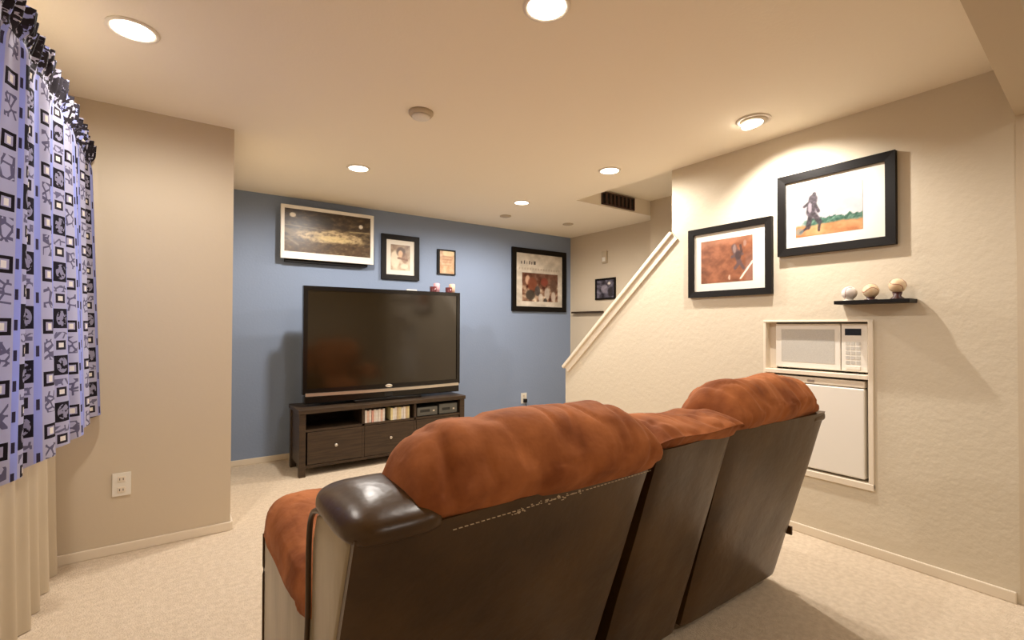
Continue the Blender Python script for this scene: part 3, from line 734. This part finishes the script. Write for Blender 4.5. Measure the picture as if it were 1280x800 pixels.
def back_panel(x0, x1, yt0, yt1, zt, th=.12, yb=1.172, zb=.045, bulge=.010):
    """leaning leather back: grid rear face, flat front"""
    nu, nz = 24, 24; bm = bmesh.new(); G = []
    for j in range(nz+1):
        v = j/nz; row = []
        for i in range(nu+1):
            u = i/nu; yt = yt0+(yt1-yt0)*u
            y = yb+(yt-yb)*v - bulge*(1-(2*u-1)**4)*(1-(2*v-1)**4)
            ed = .012*((abs(2*u-1))**14)
            y += ed
            y += .0025*noise.noise(Vector((u*5+x0, v*4, 1)))
            row.append(bm.verts.new((x0+(x1-x0)*u, y, zb+(zt-zb)*v)))
        G.append(row)
    Fg = [[bm.verts.new((v.co.x, yb+((yt0+yt1)/2-yb)*(j/nz)+th, v.co.z)) for v in row] for j, row in enumerate(G)]
    for j in range(nz):
        for i in range(nu):
            bm.faces.new((G[j][i], G[j][i+1], G[j+1][i+1], G[j+1][i])); bm.faces.new((Fg[j][i], Fg[j+1][i], Fg[j+1][i+1], Fg[j][i+1]))
    for j in range(nz):
        bm.faces.new((G[j][0], G[j+1][0], Fg[j+1][0], Fg[j][0])); bm.faces.new((G[j][nu], Fg[j][nu], Fg[j+1][nu], G[j+1][nu]))
    for i in range(nu):
        bm.faces.new((G[0][i], Fg[0][i], Fg[0][i+1], G[0][i+1])); bm.faces.new((G[nz][i], G[nz][i+1], Fg[nz][i+1], Fg[nz][i]))
    bmesh.ops.recalc_face_normals(bm, faces=bm.faces[:])
    o = mesh_obj('back_panel', bm, 'leather', sofa, True)
    md = o.modifiers.new('es', 'EDGE_SPLIT'); md.split_angle = math.radians(50)
    return o
back_panel(.262, 1.118, .845, .883, ZS+.006)
back_panel(1.188, 1.614, .905, .930, ZS+.02, bulge=.006)
back_panel(1.656, 2.400, .958, .940, ZS+.010)
# dark sheet in the gaps between the sections
bx('gap_filler', (1.08, 1.68, 1.21, 1.25, .06, .80), 'dark', sofa)
hr1 = headrest(.380, 1.128, .862, ZS, .178, 3.2, rs=.15, dep=.30, amt=.015)
hr2 = headrest(1.165, 1.640, .915, ZS+.02, .078, 8.4, rs=.09, sag=.016, amt=.015, dep=.30)
hr3 = headrest(1.652, 2.335, .955, ZS+.005, .180, 5.9, rs=.17, dep=.30, amt=.016)
# seam stitching along the bottom of the headrests
def stitches(x0, x1, y0, y1, z, par):
    bm = bmesh.new(); x = x0
    while x < x1-.01:
        u = (x-x0)/(x1-x0); y = y0+(y1-y0)*u-.012; L_ = .008 if random.random() < .8 else .004
        box(bm, x, x+L_, y-.0008, y+.001, z-.0008, z+.0006); x += .0135
    o = mesh_obj('stitching', bm, 'thread', par); return o
o = stitches(.45, 1.10, .852, .885, ZS-.012, sofa)
# frayed patch
bm = bmesh.new()
for k in range(26):
    x = .74+random.gauss(0, .045) if k < 18 else .625+random.gauss(0, .02); u = (x-.262)/(1.118-.262); y = .845+.038*u-.0105
    z = ZS-.012+random.uniform(-.012, .004); y += (ZS-z)*.40*.9 - .0015
    box(bm, x, x+random.uniform(.002, .010), y-.001, y+.0008, z, z+random.uniform(.001, .003))
mesh_obj('frayed_thread', bm, 'thread', sofa)['label'] = 'pale frayed patches on the headrest seam'

def soft_prism(pts, x0, x1, r, m, name, seg=4):
    bm = bmesh.new(); prism(bm, pts, x0, x1, 'X'); bev(bm, r, seg)
    return mesh_obj(name, bm, m, sofa, True)
def superell(c, h, ex, m, name, seed=0, amt=0, nu=72, nv=40, zcut=None, fn=None):
    """rounded box: exponents ex"""
    bm = bmesh.new(); rows = []
    def sp(v, p): return math.copysign(abs(v)**p, v)
    for j in range(nv+1):
        ph = -PI/2+PI*j/nv; row = []
        for i in range(nu):
            th = 2*PI*i/nu
            x = sp(math.cos(ph), ex[1])*sp(math.cos(th), ex[0]); y = sp(math.cos(ph), ex[1])*sp(math.sin(th), ex[0]); z = sp(math.sin(ph), ex[1])
            w_ = 1 + (amt*(noise.noise(Vector((x*2.2+seed, y*5, z*2))) - max(0, .22-abs(noise.noise(Vector((x*2+seed, y*6+x*2, z*2+3)))))*2.2) if amt else 0)
            p = Vector((c[0]+h[0]*x*w_, c[1]+h[1]*y, c[2]+h[2]*z*w_))
            if fn: p = fn(p, x, y, z)
            row.append(bm.verts.new(p))
        rows.append(row)
    for a, b in zip(rows, rows[1:]):
        for i in range(nu): bm.faces.new((a[i], a[(i+1) % nu], b[(i+1) % nu], b[i]))
    bmesh.ops.remove_doubles(bm, verts=bm.verts[:], dist=1e-5); bmesh.ops.recalc_face_normals(bm, faces=bm.faces[:])
    return mesh_obj(name, bm, m, sofa, True)
for side in (0, 1):
    mx = (lambda x: x) if side == 0 else (lambda x: 2.665-x)
    yt = .835 if side == 0 else .935
    # wing side panel (outer face) and its dark rolled top
    pts = [(yt+.04, .845), (yt+.10, .852), (yt+.20, .850), (1.125, .820), (1.160, .75), (1.168, .55), (1.22, .30), (1.25, .06), (1.20, .06)]
    xa, xb = sorted((mx(.258), mx(.400))); 
    w1 = soft_prism(pts, xa, xb, .012, 'leather_side', 'wing_panel', 3)
    w1['label'] = 'leather side of the back wing, pale reflection painted in'
    bm = bmesh.new()
    pp = [(mx(.253), yt+.03, .80), (mx(.253), yt+.12, .866), (mx(.253), yt+.20, .853), (mx(.253), 1.128, .823), (mx(.253), 1.165, .75), (mx(.253), 1.174, .55), (mx(.253), 1.23, .30), (mx(.253), 1.25, .06)]
    tube(bm, catmull(pp[2:], 40), .0065, 8); mesh_obj('piping', bm, 'leather', sofa, True)
    def fnr(p, x, y, z, s=side):
        return p
    if side == 0:
        superell((mx(.350), yt+.160, .858), (.104, .160, .050), (.5, .85), 'leather', 'wing_roll', fn=lambda p, x, y, z: Vector((p.x, p.y, max(p.z, .846)-.010*max(0, y)**2)))
    else:
        superell((mx(.33), yt+.175, .840), (.072, .165, .030), (.3, .6), 'leather', 'wing_roll')
    # arm
    xa, xb = sorted((mx(.262), mx(.505)))
    bm = bmesh.new(); box(bm, xa, xb, 1.18, 1.905, .05, .56); bev(bm, .03, 4); o = mesh_obj('arm', bm, 'leather_side', sofa, True); o['label'] = 'leather armrest body, pale reflection painted in'
    superell((mx(.382), 1.545, .548), (.138, .385, .118), (.42, .70), 'suede', 'arm_pad', seed=2+side, amt=.055,
             fn=lambda p, x, y, z: p+Vector((0, 0, -.03*max(0, y)**3 + .02*math.sin(y*3)*max(0, z) + .078*max(0, -z))))
    bm = bmesh.new(); tube(bm, catmull([(mx(.262), 1.895, .05), (mx(.262), 1.90, .3), (mx(.262), 1.90, .50)], 16), .005, 8); mesh_obj('piping', bm, 'leather', sofa, True)
# seats, base, footrests
for x0, x1 in ((.52, 1.12), (1.66, 2.14)):
    superell(((x0+x1)/2, 1.56, .40), ((x1-x0)/2, .36, .10), (.3, .6), 'suede', 'seat_cushion', seed=x0, amt=.02)
    superell(((x0+x1)/2, 1.27, .62), ((x1-x0)/2, .10, .24), (.4, .5), 'suede', 'back_cushion', seed=x1, amt=.02)
    superell(((x0+x1)/2, 1.90, .25), ((x1-x0)/2, .06, .17), (.35, .5), 'suede', 'footrest_pad', seed=x1+2, amt=.02)
    bx('seat_base', (x0, x1, 1.20, 1.88, .05, .36), 'dark', sofa)
cb = bx('console_body', (1.15, 1.63, 1.25, 1.90, .05, .56), 'leather', sofa, r=.02, seg=3)
bx('console_lid', (1.17, 1.61, 1.42, 1.70, .56, .60), 'leather', sofa, r=.015, seg=3)
for xx in (1.29, 1.49):
    bm = bmesh.new(); lathe(bm, [(.045, 0), (.048, .003), (.048, .006), (.04, .006), (.038, .001)], (xx, 1.79, .558)); mesh_obj('cup_holder', bm, 'chrome', sofa, True)
superell((1.39, 1.33, .68), (.235, .11, .2), (.35, .5), 'suede', 'console_back_cushion', seed=9, amt=.02)
for xx in (.32, 2.34):
    for yy in (1.25, 1.84): bx('foot', (xx-.03, xx+.03, yy-.03, yy+.03, 0, .06), 'dark', sofa)
bm = bmesh.new(); box(bm, 2.400, 2.412, 1.10, 1.135, .25, .29); bev(bm, .003, 2); mesh_obj('recline_lever', bm, 'leather', sofa)
adopt(sofa)
